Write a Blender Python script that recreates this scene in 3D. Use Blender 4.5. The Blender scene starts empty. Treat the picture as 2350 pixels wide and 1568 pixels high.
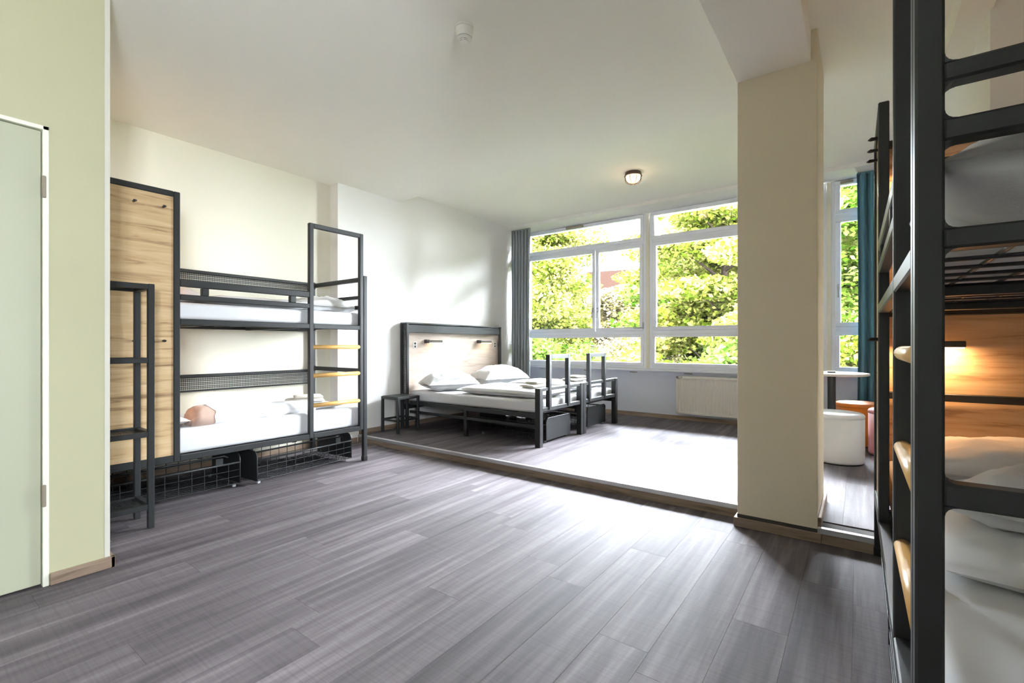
import bpy, bmesh, math, random
import numpy as np
from mathutils import Vector, Matrix, noise
R = math.radians
S = bpy.context.scene
COL = S.collection

# ------------------------------------------------------------------ camera, world, sun, exposure
cam_d = bpy.data.cameras.new('camera'); cam = bpy.data.objects.new('camera', cam_d); COL.objects.link(cam)
cam.location = (0, 0, 1.1); cam.rotation_euler = (R(90), 0, R(36.39))
cam_d.sensor_width = 36; cam_d.lens = 1080.4 / 2350 * 36; cam_d.shift_y = 7.1 / 2350
cam_d.clip_start = 0.02; cam_d.clip_end = 300
S.camera = cam

BW0, BW1, BZ0, BZ1 = -1.02, -.50, 1.1, 1.95      # added fill-light window in the right wall, beside and behind the viewer
SKY_STRENGTH = 105.0
EXPOSURE = 1.98
w = bpy.data.worlds.new('world'); S.world = w; w.use_nodes = True
wn = w.node_tree; wn.nodes.clear()
bg = wn.nodes.new('ShaderNodeBackground'); bg.inputs[1].default_value = SKY_STRENGTH     # bright hazy white sky, the same all round
tcw = wn.nodes.new('ShaderNodeTexCoord'); sxyz = wn.nodes.new('ShaderNodeSeparateXYZ'); wn.links.new(tcw.outputs['Generated'], sxyz.inputs[0])
mr = wn.nodes.new('ShaderNodeMapRange'); mr.inputs[1].default_value = 0; mr.inputs[2].default_value = 1; mr.inputs[3].default_value = .8; mr.inputs[4].default_value = 1.0
wn.links.new(sxyz.outputs[2], mr.inputs[0])          # hazy white sky, a little brighter overhead, the same all round
vm = wn.nodes.new('ShaderNodeVectorMath'); vm.operation = 'SCALE'; vm.inputs[0].default_value = (.86, .905, 1.0)
wn.links.new(mr.outputs[0], vm.inputs['Scale']); wn.links.new(vm.outputs[0], bg.inputs[0])
wo = wn.nodes.new('ShaderNodeOutputWorld'); wn.links.new(bg.outputs[0], wo.inputs[0])
for k, (px0, px1) in enumerate(((-4.5, -2.4), (-2.4, -.3), (-.27, .5))):      # portals only steer the sampling of the sky through the windows
    pd = bpy.data.lights.new('window_portal', 'AREA'); pd.shape = 'RECTANGLE'; pd.size = px1-px0; pd.size_y = 2.2; pd.cycles.is_portal = True
    po = bpy.data.objects.new('window_portal', pd); COL.objects.link(po); po.location = ((px0+px1)/2, 6.62, 1.88); po.rotation_euler = (R(-90), 0, 0)
pd = bpy.data.lights.new('window_portal', 'AREA'); pd.shape = 'RECTANGLE'; pd.size = BW1-BW0; pd.size_y = BZ1-BZ0; pd.cycles.is_portal = True  # portal of the added fill-light window
po = bpy.data.objects.new('window_portal', pd); COL.objects.link(po); po.location = (1.47, (BW0+BW1)/2, (BZ0+BZ1)/2); po.rotation_euler = (R(90), 0, R(90))

S.view_settings.view_transform = 'Standard'; S.view_settings.look = 'None'
S.view_settings.exposure = EXPOSURE; S.view_settings.gamma = 1.0; S.view_settings.use_curve_mapping = False
cy = S.cycles
cy.use_denoising = True; cy.max_bounces = 8; cy.diffuse_bounces = 6; cy.glossy_bounces = 3
cy.transparent_max_bounces = 8; cy.transmission_bounces = 4; cy.sample_clamp_indirect = 6.0; cy.caustics_reflective = False; cy.caustics_refractive = False

# ------------------------------------------------------------------ materials
MATS = {}
def nodes_of(name):
    m = bpy.data.materials.new(name); m.use_nodes = True
    nt = m.node_tree; b = nt.nodes['Principled BSDF']
    MATS[name] = m
    return m, nt, b
def N(nt, t, **kw):
    n = nt.nodes.new(t)
    for k, v in kw.items(): setattr(n, k, v)
    return n
def paint(name, col, rough=.6, var=.03, bump=.0, scale=8, spec=.5):
    m, nt, b = nodes_of(name)
    tc = N(nt, 'ShaderNodeTexCoord'); nz = N(nt, 'ShaderNodeTexNoise')
    nz.inputs['Scale'].default_value = scale; nz.inputs['Detail'].default_value = 4
    nt.links.new(tc.outputs['Object'], nz.inputs['Vector'])
    mx = N(nt, 'ShaderNodeMixRGB')
    mx.inputs[1].default_value = tuple(c*(1-var) for c in col) + (1,); mx.inputs[2].default_value = tuple(min(1, c*(1+var)) for c in col) + (1,)
    nt.links.new(nz.outputs['Fac'], mx.inputs[0]); nt.links.new(mx.outputs[0], b.inputs['Base Color'])
    b.inputs['Roughness'].default_value = rough; b.inputs['Specular IOR Level'].default_value = spec
    if bump:
        n2 = N(nt, 'ShaderNodeTexNoise'); n2.inputs['Scale'].default_value = 220; n2.inputs['Detail'].default_value = 3
        nt.links.new(tc.outputs['Object'], n2.inputs['Vector'])
        bp = N(nt, 'ShaderNodeBump'); bp.inputs['Strength'].default_value = bump; bp.inputs['Distance'].default_value = .004
        nt.links.new(n2.outputs['Fac'], bp.inputs['Height']); nt.links.new(bp.outputs[0], b.inputs['Normal'])
    return m
def cloth(name, col, rough=.9):
    m = paint(name, col, rough, .03, .12, 12)
    m.node_tree.nodes['Principled BSDF'].inputs['Sheen Weight'].default_value = .15
    return m
def wood(name, dark, mid, light, grain=(1, 1, 1), rough=.5):
    m, nt, b = nodes_of(name)
    tc = N(nt, 'ShaderNodeTexCoord'); mp = N(nt, 'ShaderNodeMapping'); mp.inputs['Scale'].default_value = grain
    nt.links.new(tc.outputs['Object'], mp.inputs[0])
    n1 = N(nt, 'ShaderNodeTexNoise'); n1.inputs['Scale'].default_value = 1.0; n1.inputs['Detail'].default_value = 8; n1.inputs['Roughness'].default_value = .62; n1.inputs['Distortion'].default_value = .6
    nt.links.new(mp.outputs[0], n1.inputs['Vector'])
    cr = N(nt, 'ShaderNodeValToRGB'); e = cr.color_ramp.elements
    e[0].position = .30; e[0].color = (*dark, 1); e[1].position = .72; e[1].color = (*light, 1)
    k = e.new(.45); k.color = (*mid, 1)
    nt.links.new(n1.outputs['Fac'], cr.inputs[0]); nt.links.new(cr.outputs[0], b.inputs['Base Color'])
    b.inputs['Roughness'].default_value = rough
    bp = N(nt, 'ShaderNodeBump'); bp.inputs['Strength'].default_value = .15; bp.inputs['Distance'].default_value = .002
    nt.links.new(n1.outputs['Fac'], bp.inputs['Height']); nt.links.new(bp.outputs[0], b.inputs['Normal'])
    return m
def emit(name, col, st):
    m, nt, b = nodes_of(name)
    b.inputs['Base Color'].default_value = (*col, 1); b.inputs['Emission Color'].default_value = (*col, 1); b.inputs['Emission Strength'].default_value = st
    return m

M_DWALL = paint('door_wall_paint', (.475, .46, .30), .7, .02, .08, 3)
M_WALL = paint('wall_paint', (.87, .855, .825), .75, .015, .08, 3)
M_WALLA = paint('alcove_wall_light_tint', (.74, .71, .59), .75, .015, .08, 3)  # part of the same left wall, its yellowish light put into the colour
M_COL = paint('pillar_paint', (.74, .655, .50), .7, .02, .08, 3)
M_PARA = paint('parapet_blue_lit', (.74, .77, .88), .75, .015, .08, 3)  # bluish light on this wall is put into its colour
M_CEIL = paint('ceiling_paint', (.94, .915, .85), .85, .015, .05, 2)
M_DOOR = paint('door_lacquer', (.46, .47, .345), .35, .01)
M_DOORF = paint('door_frame_lacquer', (.86, .86, .72), .3, .01)
M_PVC = paint('window_frame_white', (.90, .92, 1.0), .35, .01)
M_REVEAL = paint('window_reveal', (.80, .76, .64), .6, .02)
M_METAL = paint('anthracite_metal', (.020, .0215, .022), .46, .06, .03, 6, .4)
M_WIRE = paint('black_wire', (.022, .023, .026), .45, .04)
M_STEEL = paint('brushed_steel', (.42, .43, .45), .35, .04)
M_HINGE = paint('hinge_steel', (.28, .24, .18), .4, .05)
M_ALU = paint('aluminium_nosing', (.55, .55, .55), .38, .05); M_ALU.node_tree.nodes['Principled BSDF'].inputs['Metallic'].default_value = .7
M_SHEET = cloth('white_sheet', (.66, .66, .675))
M_DUVET = cloth('white_duvet', (.72, .72, .735))
M_BEIGE = cloth('beige_cloth', (.50, .35, .28))  # pinkish beige tone for the rolled end of the duvet
M_TOWEL = cloth('cream_towel', (.80, .76, .70))
M_CURT_G = cloth('grey_curtain', (.24, .26, .275))
M_CURT_T = cloth('teal_curtain', (.07, .19, .26))
M_OAK = wood('light_oak_board', (.20, .115, .05), (.50, .34, .175), (.63, .465, .275), (3, 2.2, 26))
M_OAKP = wood('pale_oak_board', (.36, .28, .215), (.50, .415, .345), (.58, .50, .43), (3, 2.2, 26))
M_RUNG = wood('beech_rung', (.52, .28, .07), (.66, .38, .11), (.74, .46, .16), (30, 3, 30), .35)
M_BASEB = wood('baseboard_wood', (.13, .09, .06), (.24, .17, .12), (.34, .26, .19), (3, 3, 40))
M_RAD = paint('radiator_enamel', (.78, .74, .68), .4, .01)
M_BLACK = paint('black_plastic', (.015, .015, .016), .4, .02)
M_WHITEP = paint('white_plastic', (.82, .80, .74), .4, .01)
M_POUFW = cloth('white_leatherette', (.78, .77, .78), .5)
M_POUFO = cloth('orange_leatherette', (.80, .24, .02), .5)
M_POUFP = cloth('pink_leatherette', (.78, .33, .33), .5)
M_TABLE = wood('pale_table_top', (.62, .56, .48), (.72, .66, .58), (.8, .74, .66), (3, 30, 3), .3)
M_WARM = emit('warm_led', (1.0, .66, .34), 2.5)
M_BULB = emit('warm_globe', (1.0, .72, .38), .55)
M_LAMPM = paint('lamp_housing', (.05, .045, .04), .35, .03)
M_COPPER = paint('bronze_lamp_base', (.10, .055, .035), .4, .05)

def plank_material():
    m, nt, b = nodes_of('vinyl_plank')
    geo = N(nt, 'ShaderNodeNewGeometry'); oi = N(nt, 'ShaderNodeObjectInfo')
    off = N(nt, 'ShaderNodeMath', operation='MULTIPLY'); off.inputs[1].default_value = 37.0
    nt.links.new(oi.outputs['Random'], off.inputs[0])
    cmb = N(nt, 'ShaderNodeCombineXYZ'); nt.links.new(off.outputs[0], cmb.inputs[2])
    add = N(nt, 'ShaderNodeVectorMath', operation='ADD'); nt.links.new(geo.outputs['Position'], add.inputs[0]); nt.links.new(cmb.outputs[0], add.inputs[1])
    mp = N(nt, 'ShaderNodeMapping'); mp.inputs['Scale'].default_value = (15, .8, 1); nt.links.new(add.outputs[0], mp.inputs[0])
    n1 = N(nt, 'ShaderNodeTexNoise'); n1.inputs['Scale'].default_value = 1; n1.inputs['Detail'].default_value = 7; n1.inputs['Roughness'].default_value = .6
    nt.links.new(mp.outputs[0], n1.inputs['Vector'])
    cr = N(nt, 'ShaderNodeValToRGB'); e = cr.color_ramp.elements
    e[0].position = .25; e[0].color = (.053, .046, .050, 1); e[1].position = .76; e[1].color = (.205, .177, .187, 1)
    k = e.new(.5); k.color = (.107, .092, .099, 1)
    nt.links.new(n1.outputs['Fac'], cr.inputs[0])
    # plank to plank tone
    tone = N(nt, 'ShaderNodeMapRange'); tone.inputs[3].default_value = .84; tone.inputs[4].default_value = 1.18
    nt.links.new(oi.outputs['Random'], tone.inputs[0])
    mul = N(nt, 'ShaderNodeMixRGB', blend_type='MULTIPLY'); mul.inputs[0].default_value = 1
    nt.links.new(cr.outputs[0], mul.inputs[1]); nt.links.new(tone.outputs[0], mul.inputs[2])
    # saw marks across the plank
    mp2 = N(nt, 'ShaderNodeMapping'); mp2.inputs['Scale'].default_value = (3.5, 130, 1); nt.links.new(add.outputs[0], mp2.inputs[0])
    n2 = N(nt, 'ShaderNodeTexNoise'); n2.inputs['Scale'].default_value = 1; n2.inputs['Detail'].default_value = 3; nt.links.new(mp2.outputs[0], n2.inputs['Vector'])
    c2 = N(nt, 'ShaderNodeMapRange'); c2.inputs[1].default_value = .25; c2.inputs[2].default_value = .6; c2.inputs[3].default_value = .80; c2.inputs[4].default_value = 1.04
    nt.links.new(n2.outputs['Fac'], c2.inputs[0])
    mul2 = N(nt, 'ShaderNodeMixRGB', blend_type='MULTIPLY'); mul2.inputs[0].default_value = .8
    nt.links.new(mul.outputs[0], mul2.inputs[1]); nt.links.new(c2.outputs[0], mul2.inputs[2])
    nt.links.new(mul2.outputs[0], b.inputs['Base Color'])
    b.inputs['Roughness'].default_value = .70; b.inputs['Specular IOR Level'].default_value = .22
    ad = N(nt, 'ShaderNodeMath', operation='ADD'); nt.links.new(n1.outputs['Fac'], ad.inputs[0]); nt.links.new(n2.outputs['Fac'], ad.inputs[1])
    bp = N(nt, 'ShaderNodeBump'); bp.inputs['Strength'].default_value = .10; bp.inputs['Distance'].default_value = .002
    nt.links.new(ad.outputs[0], bp.inputs['Height']); nt.links.new(bp.outputs[0], b.inputs['Normal'])
    return m
M_PLANK = plank_material()
M_SUB = paint('subfloor', (.05, .045, .04), .9)

def glass_material():
    m = bpy.data.materials.new('window_glass'); m.use_nodes = True; nt = m.node_tree; nt.nodes.clear()
    out = N(nt, 'ShaderNodeOutputMaterial'); tr = N(nt, 'ShaderNodeBsdfTransparent'); gl = N(nt, 'ShaderNodeBsdfGlossy')
    tr.inputs[0].default_value = (.97, .985, .98, 1); gl.inputs['Roughness'].default_value = .0
    fr = N(nt, 'ShaderNodeFresnel'); fr.inputs[0].default_value = 1.45
    mx = N(nt, 'ShaderNodeMixShader'); nt.links.new(fr.outputs[0], mx.inputs[0]); nt.links.new(tr.outputs[0], mx.inputs[1]); nt.links.new(gl.outputs[0], mx.inputs[2])
    nt.links.new(mx.outputs[0], out.inputs[0])
    return m
M_GLASS = glass_material()
def leaf_material(name, a, b_, c, tr=.45):
    m = bpy.data.materials.new(name); m.use_nodes = True; nt = m.node_tree; nt.nodes.clear()
    out = N(nt, 'ShaderNodeOutputMaterial'); geo = N(nt, 'ShaderNodeNewGeometry')
    nz = N(nt, 'ShaderNodeTexNoise'); nz.inputs['Scale'].default_value = .7; nt.links.new(geo.outputs['Position'], nz.inputs['Vector'])
    ad = N(nt, 'ShaderNodeMath', operation='MULTIPLY_ADD'); ad.inputs[1].default_value = .55; ad.inputs[2].default_value = -.28
    nt.links.new(geo.outputs['Random Per Island'], ad.inputs[0])
    su = N(nt, 'ShaderNodeMath', operation='ADD'); nt.links.new(nz.outputs['Fac'], su.inputs[0]); nt.links.new(ad.outputs[0], su.inputs[1])
    cr = N(nt, 'ShaderNodeValToRGB'); e = cr.color_ramp.elements
    e[0].position = .25; e[0].color = (*a, 1); e[1].position = .75; e[1].color = (*c, 1); k = e.new(.5); k.color = (*b_, 1)
    nt.links.new(su.outputs[0], cr.inputs[0])
    d = N(nt, 'ShaderNodeBsdfDiffuse'); t = N(nt, 'ShaderNodeBsdfTranslucent'); mx = N(nt, 'ShaderNodeMixShader'); mx.inputs[0].default_value = tr
    nt.links.new(cr.outputs[0], d.inputs[0]); nt.links.new(cr.outputs[0], t.inputs[0])
    nt.links.new(d.outputs[0], mx.inputs[1]); nt.links.new(t.outputs[0], mx.inputs[2]); nt.links.new(mx.outputs[0], out.inputs[0])
    return m
M_LEAF_Y = leaf_material('yellow_green_leaves', (.014, .022, .0015), (.038, .041, .006), (.072, .069, .022))
M_LEAF_G = leaf_material('fresh_green_leaves', (.009, .022, .0015), (.027, .038, .0055), (.060, .064, .019))
M_LEAF_O = leaf_material('blossom_leaves', (.022, .020, .004), (.060, .050, .022), (.10, .085, .062))
M_LEAF_S = leaf_material('shrub_green_leaves', (.006, .017, .0012), (.017, .030, .004), (.034, .042, .010))
M_BARK = paint('bark', (.008, .006, .0045), .9, .2, 0, 8, 0)
M_BOUNCE = paint('pale_bounce_ground', (.34, .33, .32), .9, .25, 0, 2)
M_ROOF = paint('red_roof', (.0030, .0017, .0013), .9, .12, 0, 8, 0)
M_RENDERW = paint('house_render', (.0050, .0044, .0041), .9, .05, 0, 8, 0)
M_DARKWIN = paint('house_window', (.10, .11, .12), .2, .05)

# ------------------------------------------------------------------ mesh helpers
def link(o, parent=None):
    COL.objects.link(o)
    if parent is not None: o.parent = parent
    return o
def mesh_obj(name, verts, faces, mat, parent=None, smooth=False, mats=None):
    me = bpy.data.meshes.new(name); me.from_pydata([tuple(v) for v in verts], [], faces); me.update()
    bm = bmesh.new(); bm.from_mesh(me); bmesh.ops.recalc_face_normals(bm, faces=bm.faces); bm.to_mesh(me); bm.free()
    me.materials.append(mat)
    if smooth:
        for p in me.polygons: p.use_smooth = True
    return link(bpy.data.objects.new(name, me), parent)
def bm_obj(name, bm, mat, parent=None, smooth=False):
    me = bpy.data.meshes.new(name); bm.to_mesh(me); bm.free(); me.materials.append(mat)
    if smooth:
        for p in me.polygons: p.use_smooth = True
    return link(bpy.data.objects.new(name, me), parent)
def boxes(name, bl, mat, parent=None, bevel=0, seg=1, smooth=False):
    bm = bmesh.new()
    for (x0, x1, y0, y1, z0, z1) in bl:
        r = bmesh.ops.create_cube(bm, size=1)
        for v in r['verts']:
            v.co = Vector((x0 + (v.co.x + .5)*(x1-x0), y0 + (v.co.y + .5)*(y1-y0), z0 + (v.co.z + .5)*(z1-z0)))
    if bevel: bmesh.ops.bevel(bm, geom=list(bm.edges), offset=bevel, segments=seg, affect='EDGES', profile=.5)
    return bm_obj(name, bm, mat, parent, smooth)
def box(name, b, mat, parent=None, bevel=0, seg=1, smooth=False): return boxes(name, [b], mat, parent, bevel, seg, smooth)
def add_tube(bm, pts, rad, n=8, cap=True):
    pts = [Vector(p) for p in pts]; rings = []
    rr = rad if isinstance(rad, (list, tuple)) else [rad]*len(pts)
    up = Vector((0, 0, 1))
    for i, p in enumerate(pts):
        t = (pts[min(i+1, len(pts)-1)] - pts[max(i-1, 0)]).normalized()
        a = t.cross(up)
        if a.length < 1e-3: a = t.cross(Vector((1, 0, 0)))
        a.normalize(); b = t.cross(a).normalized()
        rings.append([bm.verts.new(p + (a*math.cos(2*math.pi*k/n) + b*math.sin(2*math.pi*k/n))*rr[i]) for k in range(n)])
    for i in range(len(rings)-1):
        for k in range(n): bm.faces.new((rings[i][k], rings[i][(k+1) % n], rings[i+1][(k+1) % n], rings[i+1][k]))
    if cap:
        bm.faces.new(rings[0][::-1]); bm.faces.new(rings[-1])
def tube(name, pts, rad, mat, parent=None, n=10, smooth=True):
    bm = bmesh.new(); add_tube(bm, pts, rad, n); bmesh.ops.recalc_face_normals(bm, faces=bm.faces)
    o = bm_obj(name, bm, mat, parent, smooth)
    return o
def lathe(name, prof, mat, parent=None, n=32, smooth=True, c=(0, 0, 0)):
    vs, fs = [], []
    for r, z in prof:
        for k in range(n): vs.append((c[0] + r*math.cos(2*math.pi*k/n), c[1] + r*math.sin(2*math.pi*k/n), c[2] + z))
    for i in range(len(prof)-1):
        for k in range(n): fs.append((i*n+k, i*n+(k+1) % n, (i+1)*n+(k+1) % n, (i+1)*n+k))
    fs.append(tuple(range(n))[::-1]); fs.append(tuple((len(prof)-1)*n+k for k in range(n)))
    return mesh_obj(name, vs, fs, mat, parent, smooth)
def shade_auto(o, ang=35):
    for p in o.data.polygons: p.use_smooth = True
    m = o.modifiers.new('edge', 'EDGE_SPLIT'); m.split_angle = R(ang)
    return o
def thing(name, label, cat, loc=(0, 0, 0), rz=0, group=None):
    o = bpy.data.objects.new(name, None); COL.objects.link(o); o.empty_display_size = .1
    o.location = loc; o.rotation_euler = (0, 0, rz); o['label'] = label; o['category'] = cat
    if group: o['group'] = group
    return o
def tag(o, label, cat, group=None):
    o['label'] = label; o['category'] = cat
    if group: o['group'] = group
    return o
def struct(o, label=None):
    o['kind'] = 'structure'
    if label: o['label'] = label
    return o
def kids(o): return [c for c in bpy.data.objects if c.parent == o]
def copy_tree(o, parent=None):
    c = o.copy(); COL.objects.link(c); c.parent = parent
    for ch in kids(o): copy_tree(ch, c)
    return c
def perforated(name, axis, w0, w1, z0, z1, at, mat, parent, pitch=.011, hole=.62, zaxis=2):
    """sheet with staggered square holes: runs w0..w1 along `axis` (0 = X, 1 = Y), z0..z1 upwards, at the other coordinate `at`;
    zaxis=1 lays it flat (w along X, z along Y, height at)"""
    nx = max(1, int((w1-w0)/pitch)); nz = max(1, int((z1-z0)/pitch)); px = (w1-w0)/nx; pz = (z1-z0)/nz
    vs, fs = [], []
    def P(u, v):
        if zaxis == 1: return (u, v, at)
        return (u, at, v) if axis == 0 else (at, u, v)
    for j in range(nz):
        sh = 0
        for i in range(nx):
            a = w0 + i*px; b = a + px; c = z0 + j*pz; d = c + pz; hx = px*(1-hole)/2; hz = pz*(1-hole)/2
            k = len(vs); cx, cz = (a+b)/2, (c+d)/2
            q = px*hole/2; r_ = pz*hole/2
            if j % 2: # diamond hole, alternates with square one for a staggered look
                inn = [(cx, cz-r_*1.2), (cx+q*1.2, cz), (cx, cz+r_*1.2), (cx-q*1.2, cz)]
            else: inn = [(cx-q, cz-r_), (cx+q, cz-r_), (cx+q, cz+r_), (cx-q, cz+r_)]
            for (u, v) in [(a, c), (b, c), (b, d), (a, d)] + inn: vs.append(P(u, v))
            if j % 2:
                for t in range(4):
                    fs.append((k+t, k+(t+1) % 4, k+4+t)); fs.append((k+(t+1) % 4, k+4+(t+1) % 4, k+4+t))
            else:
                for t in range(4): fs.append((k+t, k+(t+1) % 4, k+4+(t+1) % 4, k+4+t))
    o = mesh_obj(name, vs, fs, mat, parent)
    o['kind'] = 'stuff'
    return o
def wires(name, segs, rad, mat, parent):
    bm = bmesh.new()
    for a, b in segs: add_tube(bm, [a, b], rad, 5, False)
    return bm_obj(name, bm, mat, parent, True)
def nz3(x, y, z): return noise.noise(Vector((x, y, z)))
def pillow(name, L, W, H, mat, parent=None, seed=0, nu=30, nv=22, flat=.35, wr=.012):
    vs, fs = [], []
    for side in (1, -1):
        for j in range(nv+1):
            for i in range(nu+1):
                u = -1 + 2*i/nu; v = -1 + 2*j/nv
                u = math.copysign(abs(u)**.8, u); v = math.copysign(abs(v)**.8, v)
                t = (max(0, 1-abs(u)**2.4)*max(0, 1-abs(v)**2.4))**.5
                x = L/2*u*(1-.07*(1-v*v)*u*u); y = W/2*v*(1-.07*(1-u*u)*v*v)
                n_ = nz3(u*2.2+seed, v*2.2, side*3.1) + .5*nz3(u*6+seed, v*5, side)
                ridge = abs(nz3(u*3.1+seed*2, v*7, 4)) 
                z = H*(1-flat if side > 0 else -flat)*t + (wr*n_*1.4 - wr*ridge)*t**.5
                vs.append((x, y, z + H*flat))
    n0 = (nu+1)*(nv+1)
    for s in (0, 1):
        for j in range(nv):
            for i in range(nu):
                a = s*n0 + j*(nu+1)+i; q = (a, a+1, a+nu+2, a+nu+1); fs.append(q if s == 0 else q[::-1])
    o = mesh_obj(name, vs, fs, mat, parent, True)
    bm = bmesh.new(); bm.from_mesh(o.data); bmesh.ops.remove_doubles(bm, verts=bm.verts, dist=.0006); bm.to_mesh(o.data); bm.free()
    return o
def slab(name, L, W, H, mat, parent=None, seed=0, p=7, wr=.006, nu=40, nv=26, sag=0.0, taper=0.0):
    """soft folded cloth block, rests on z = 0"""
    vs, fs = [], []
    for side in (1, -1):
        for j in range(nv+1):
            for i in range(nu+1):
                u = -1 + 2*i/nu; v = -1 + 2*j/nv
                u = math.copysign(abs(u)**.55, u); v = math.copysign(abs(v)**.55, v)
                t = (max(0, 1-abs(u)**p)*max(0, 1-abs(v)**p))**.5
                n_ = nz3(u*L*4+seed, v*W*4, side*2) + .5*nz3(u*L*11+seed, v*W*11, side)
                hh = H*(1 - taper*(u*.5+.5))
                z = hh/2 + side*hh/2*t + (wr*n_*t if side > 0 else 0)
                edge = 1 + .012*nz3(u*3+seed, v*3, 9)
                vs.append((L/2*u*edge, W/2*v*edge, z))
    n0 = (nu+1)*(nv+1)
    for s in (0, 1):
        for j in range(nv):
            for i in range(nu):
                a = s*n0 + j*(nu+1)+i; q = (a, a+1, a+nu+2, a+nu+1); fs.append(q if s == 0 else q[::-1])
    o = mesh_obj(name, vs, fs, mat, parent, True)
    bm = bmesh.new(); bm.from_mesh(o.data); bmesh.ops.remove_doubles(bm, verts=bm.verts, dist=.0006); bm.to_mesh(o.data); bm.free()
    return o

# ------------------------------------------------------------------ setting
XL1, XL2, YJ = -4.70, -4.56, 2.995           # left wall: alcove part, part beside the windows, jog
YSTEP, ZF = 3.255, .08                       # step and raised floor
YW = 6.51                                    # parapet face
ZC1, ZC2, YCE = 2.86, 3.0, 3.85              # low ceiling, high ceiling, edge between them
YB, XR, XR2, YR2 = -2.4, 1.25, .51, 3.20     # wall behind camera, right wall, right wall near windows

struct(box('wall_left', (XL1-.2, XL1, .30, YJ, 0, 3.2), M_WALLA), 'cream wall behind the bunk bed with wooden panel')
struct(box('wall_left', (XL1-.2, XL2, YJ, YW+.25, 0, 3.2), M_WALL), 'cream wall behind the double bed')
struct(box('wall_alcove', (XL1-.2, -3.12, .30, .45, 0, 3.2), M_WALL), 'cream wall closing the bunk alcove')
DY0, DY1, DZ1 = -.41, .476, 2.092
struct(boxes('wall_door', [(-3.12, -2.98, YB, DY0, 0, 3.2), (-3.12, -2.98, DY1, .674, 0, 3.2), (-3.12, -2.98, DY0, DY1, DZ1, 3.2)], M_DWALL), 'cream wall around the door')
struct(box('leak_blocker', (-3.25, -3.14, DY0-.2, DY1+.1, -.05, 2.3), M_WALL), 'unseen panel added behind the door to block stray light')  # added panel, stops daylight leaking in under the door
struct(box('trim_1', (-3.12, -2.9785, .674, .694, .05, ZC1), paint('corner_bead', (.62, .60, .52), .6)), 'grey corner profile at the end of the door wall')
struct(box('wall_back', (-3.12, XR+.2, YB-.2, YB, 0, 3.2), M_WALL), 'cream wall behind the viewer')
struct(boxes('wall_right', [(XR, XR+.2, YB, BW0, 0, 3.2), (XR, XR+.2, BW1, YR2, 0, 3.2), (XR, XR+.2, BW0, BW1, 0, BZ0), (XR, XR+.2, BW0, BW1, BZ1, 3.2)], M_WALL), 'cream wall behind the near bunk bed')
struct(box('wall_right', (XR2, XR+.2, YR2, YW+.25, 0, 3.2), M_WALL), 'cream wall standing out beside the stools')
para_ = struct(box('wall_window', (XL2, XR2, YW, YW+.25, -.1, .735), M_PARA), 'low wall under the windows')
for x_ in (-4.17, -3.36, -2.62, -1.85, -1.08): box('vent_slot', (x_-.055, x_+.055, YW-.004, YW+.004, .700, .712), M_HINGE, para_)
struct(box('trim_2', (XL2, XR2, 6.40, YW+.12, .735, .762), M_PVC), 'white window sill board')
struct(box('trim_3', (XL2, XR2, 6.09, YW+.25, 2.955, 3.2), M_WALL), 'white lintel above the windows')
struct(boxes('ceiling', [(XL1-.2, XR+.2, YB-.2, YCE, ZC1, 3.25), (XL1-.2, XR+.2, YCE, YW+.25, ZC2, 3.25)], M_CEIL), 'cream ceiling with a small step')
struct(box('added_eave', (XL1-.5, XR+.5, YW+.25, YW+1.05, 3.28, 3.42), M_WALL), 'unseen overhang added above the windows to block steep sky light')  # added overhang, keeps steep skylight off the raised floor
# pillar and beams
PX0, PX1, PY0, PY1 = -.595, -.185, 3.115, 3.67
struct(box('pillar', (PX0, PX1, PY0, PY1, 0, ZC2), M_COL, bevel=.004), 'square beige pillar at the step')
struct(box('ceiling_beam', (-.597, -.217, YB, PY0+.01, 2.69, ZC1+.02), M_CEIL, bevel=.003), 'ceiling beam running up to the pillar')
struct(box('ceiling_beam', (.39, XR2+.01, 1.2, YCE, 2.72, ZC1+.02), M_CEIL), 'narrow ceiling beam beside the near bunk bed')
# baseboards
struct(boxes('baseboard_pillar', [(PX0-.018, PX1+.018, PY0-.018, PY0, 0, .055), (PX0-.018, PX0, PY0, 3.25, 0, .055), (PX1, PX1+.018, PY0, 3.11, 0, .055),
    (PX1, PX1+.018, 3.13, PY1+.018, ZF, ZF+.055), (PX0-.018, PX0, 3.27, PY1+.018, ZF, ZF+.055), (PX0, PX1, PY1, PY1+.018, ZF, ZF+.055)], M_BASEB, bevel=.003), 'brown wooden baseboard around the pillar')
struct(boxes('baseboard_door', [(-2.98, -2.963, DY1+.002, .712, 0, .055), (-3.12, -2.963, .694, .712, 0, .055)], M_BASEB, bevel=.003), 'brown wooden baseboard below the door wall')
struct(boxes('baseboard_left', [(XL2, XL2+.016, YSTEP+.01, YW, ZF, ZF+.055), (XL2, XL2+.016, YJ, YSTEP-.02, 0, .055), (XL1, XL1+.016, .45, YJ, 0, .055)], M_BASEB), 'wooden baseboard along the left wall')
struct(box('baseboard_window', (XL2+.016, XR2, YW-.016, YW, ZF, ZF+.055), M_BASEB), 'wooden baseboard below the window wall')
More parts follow.
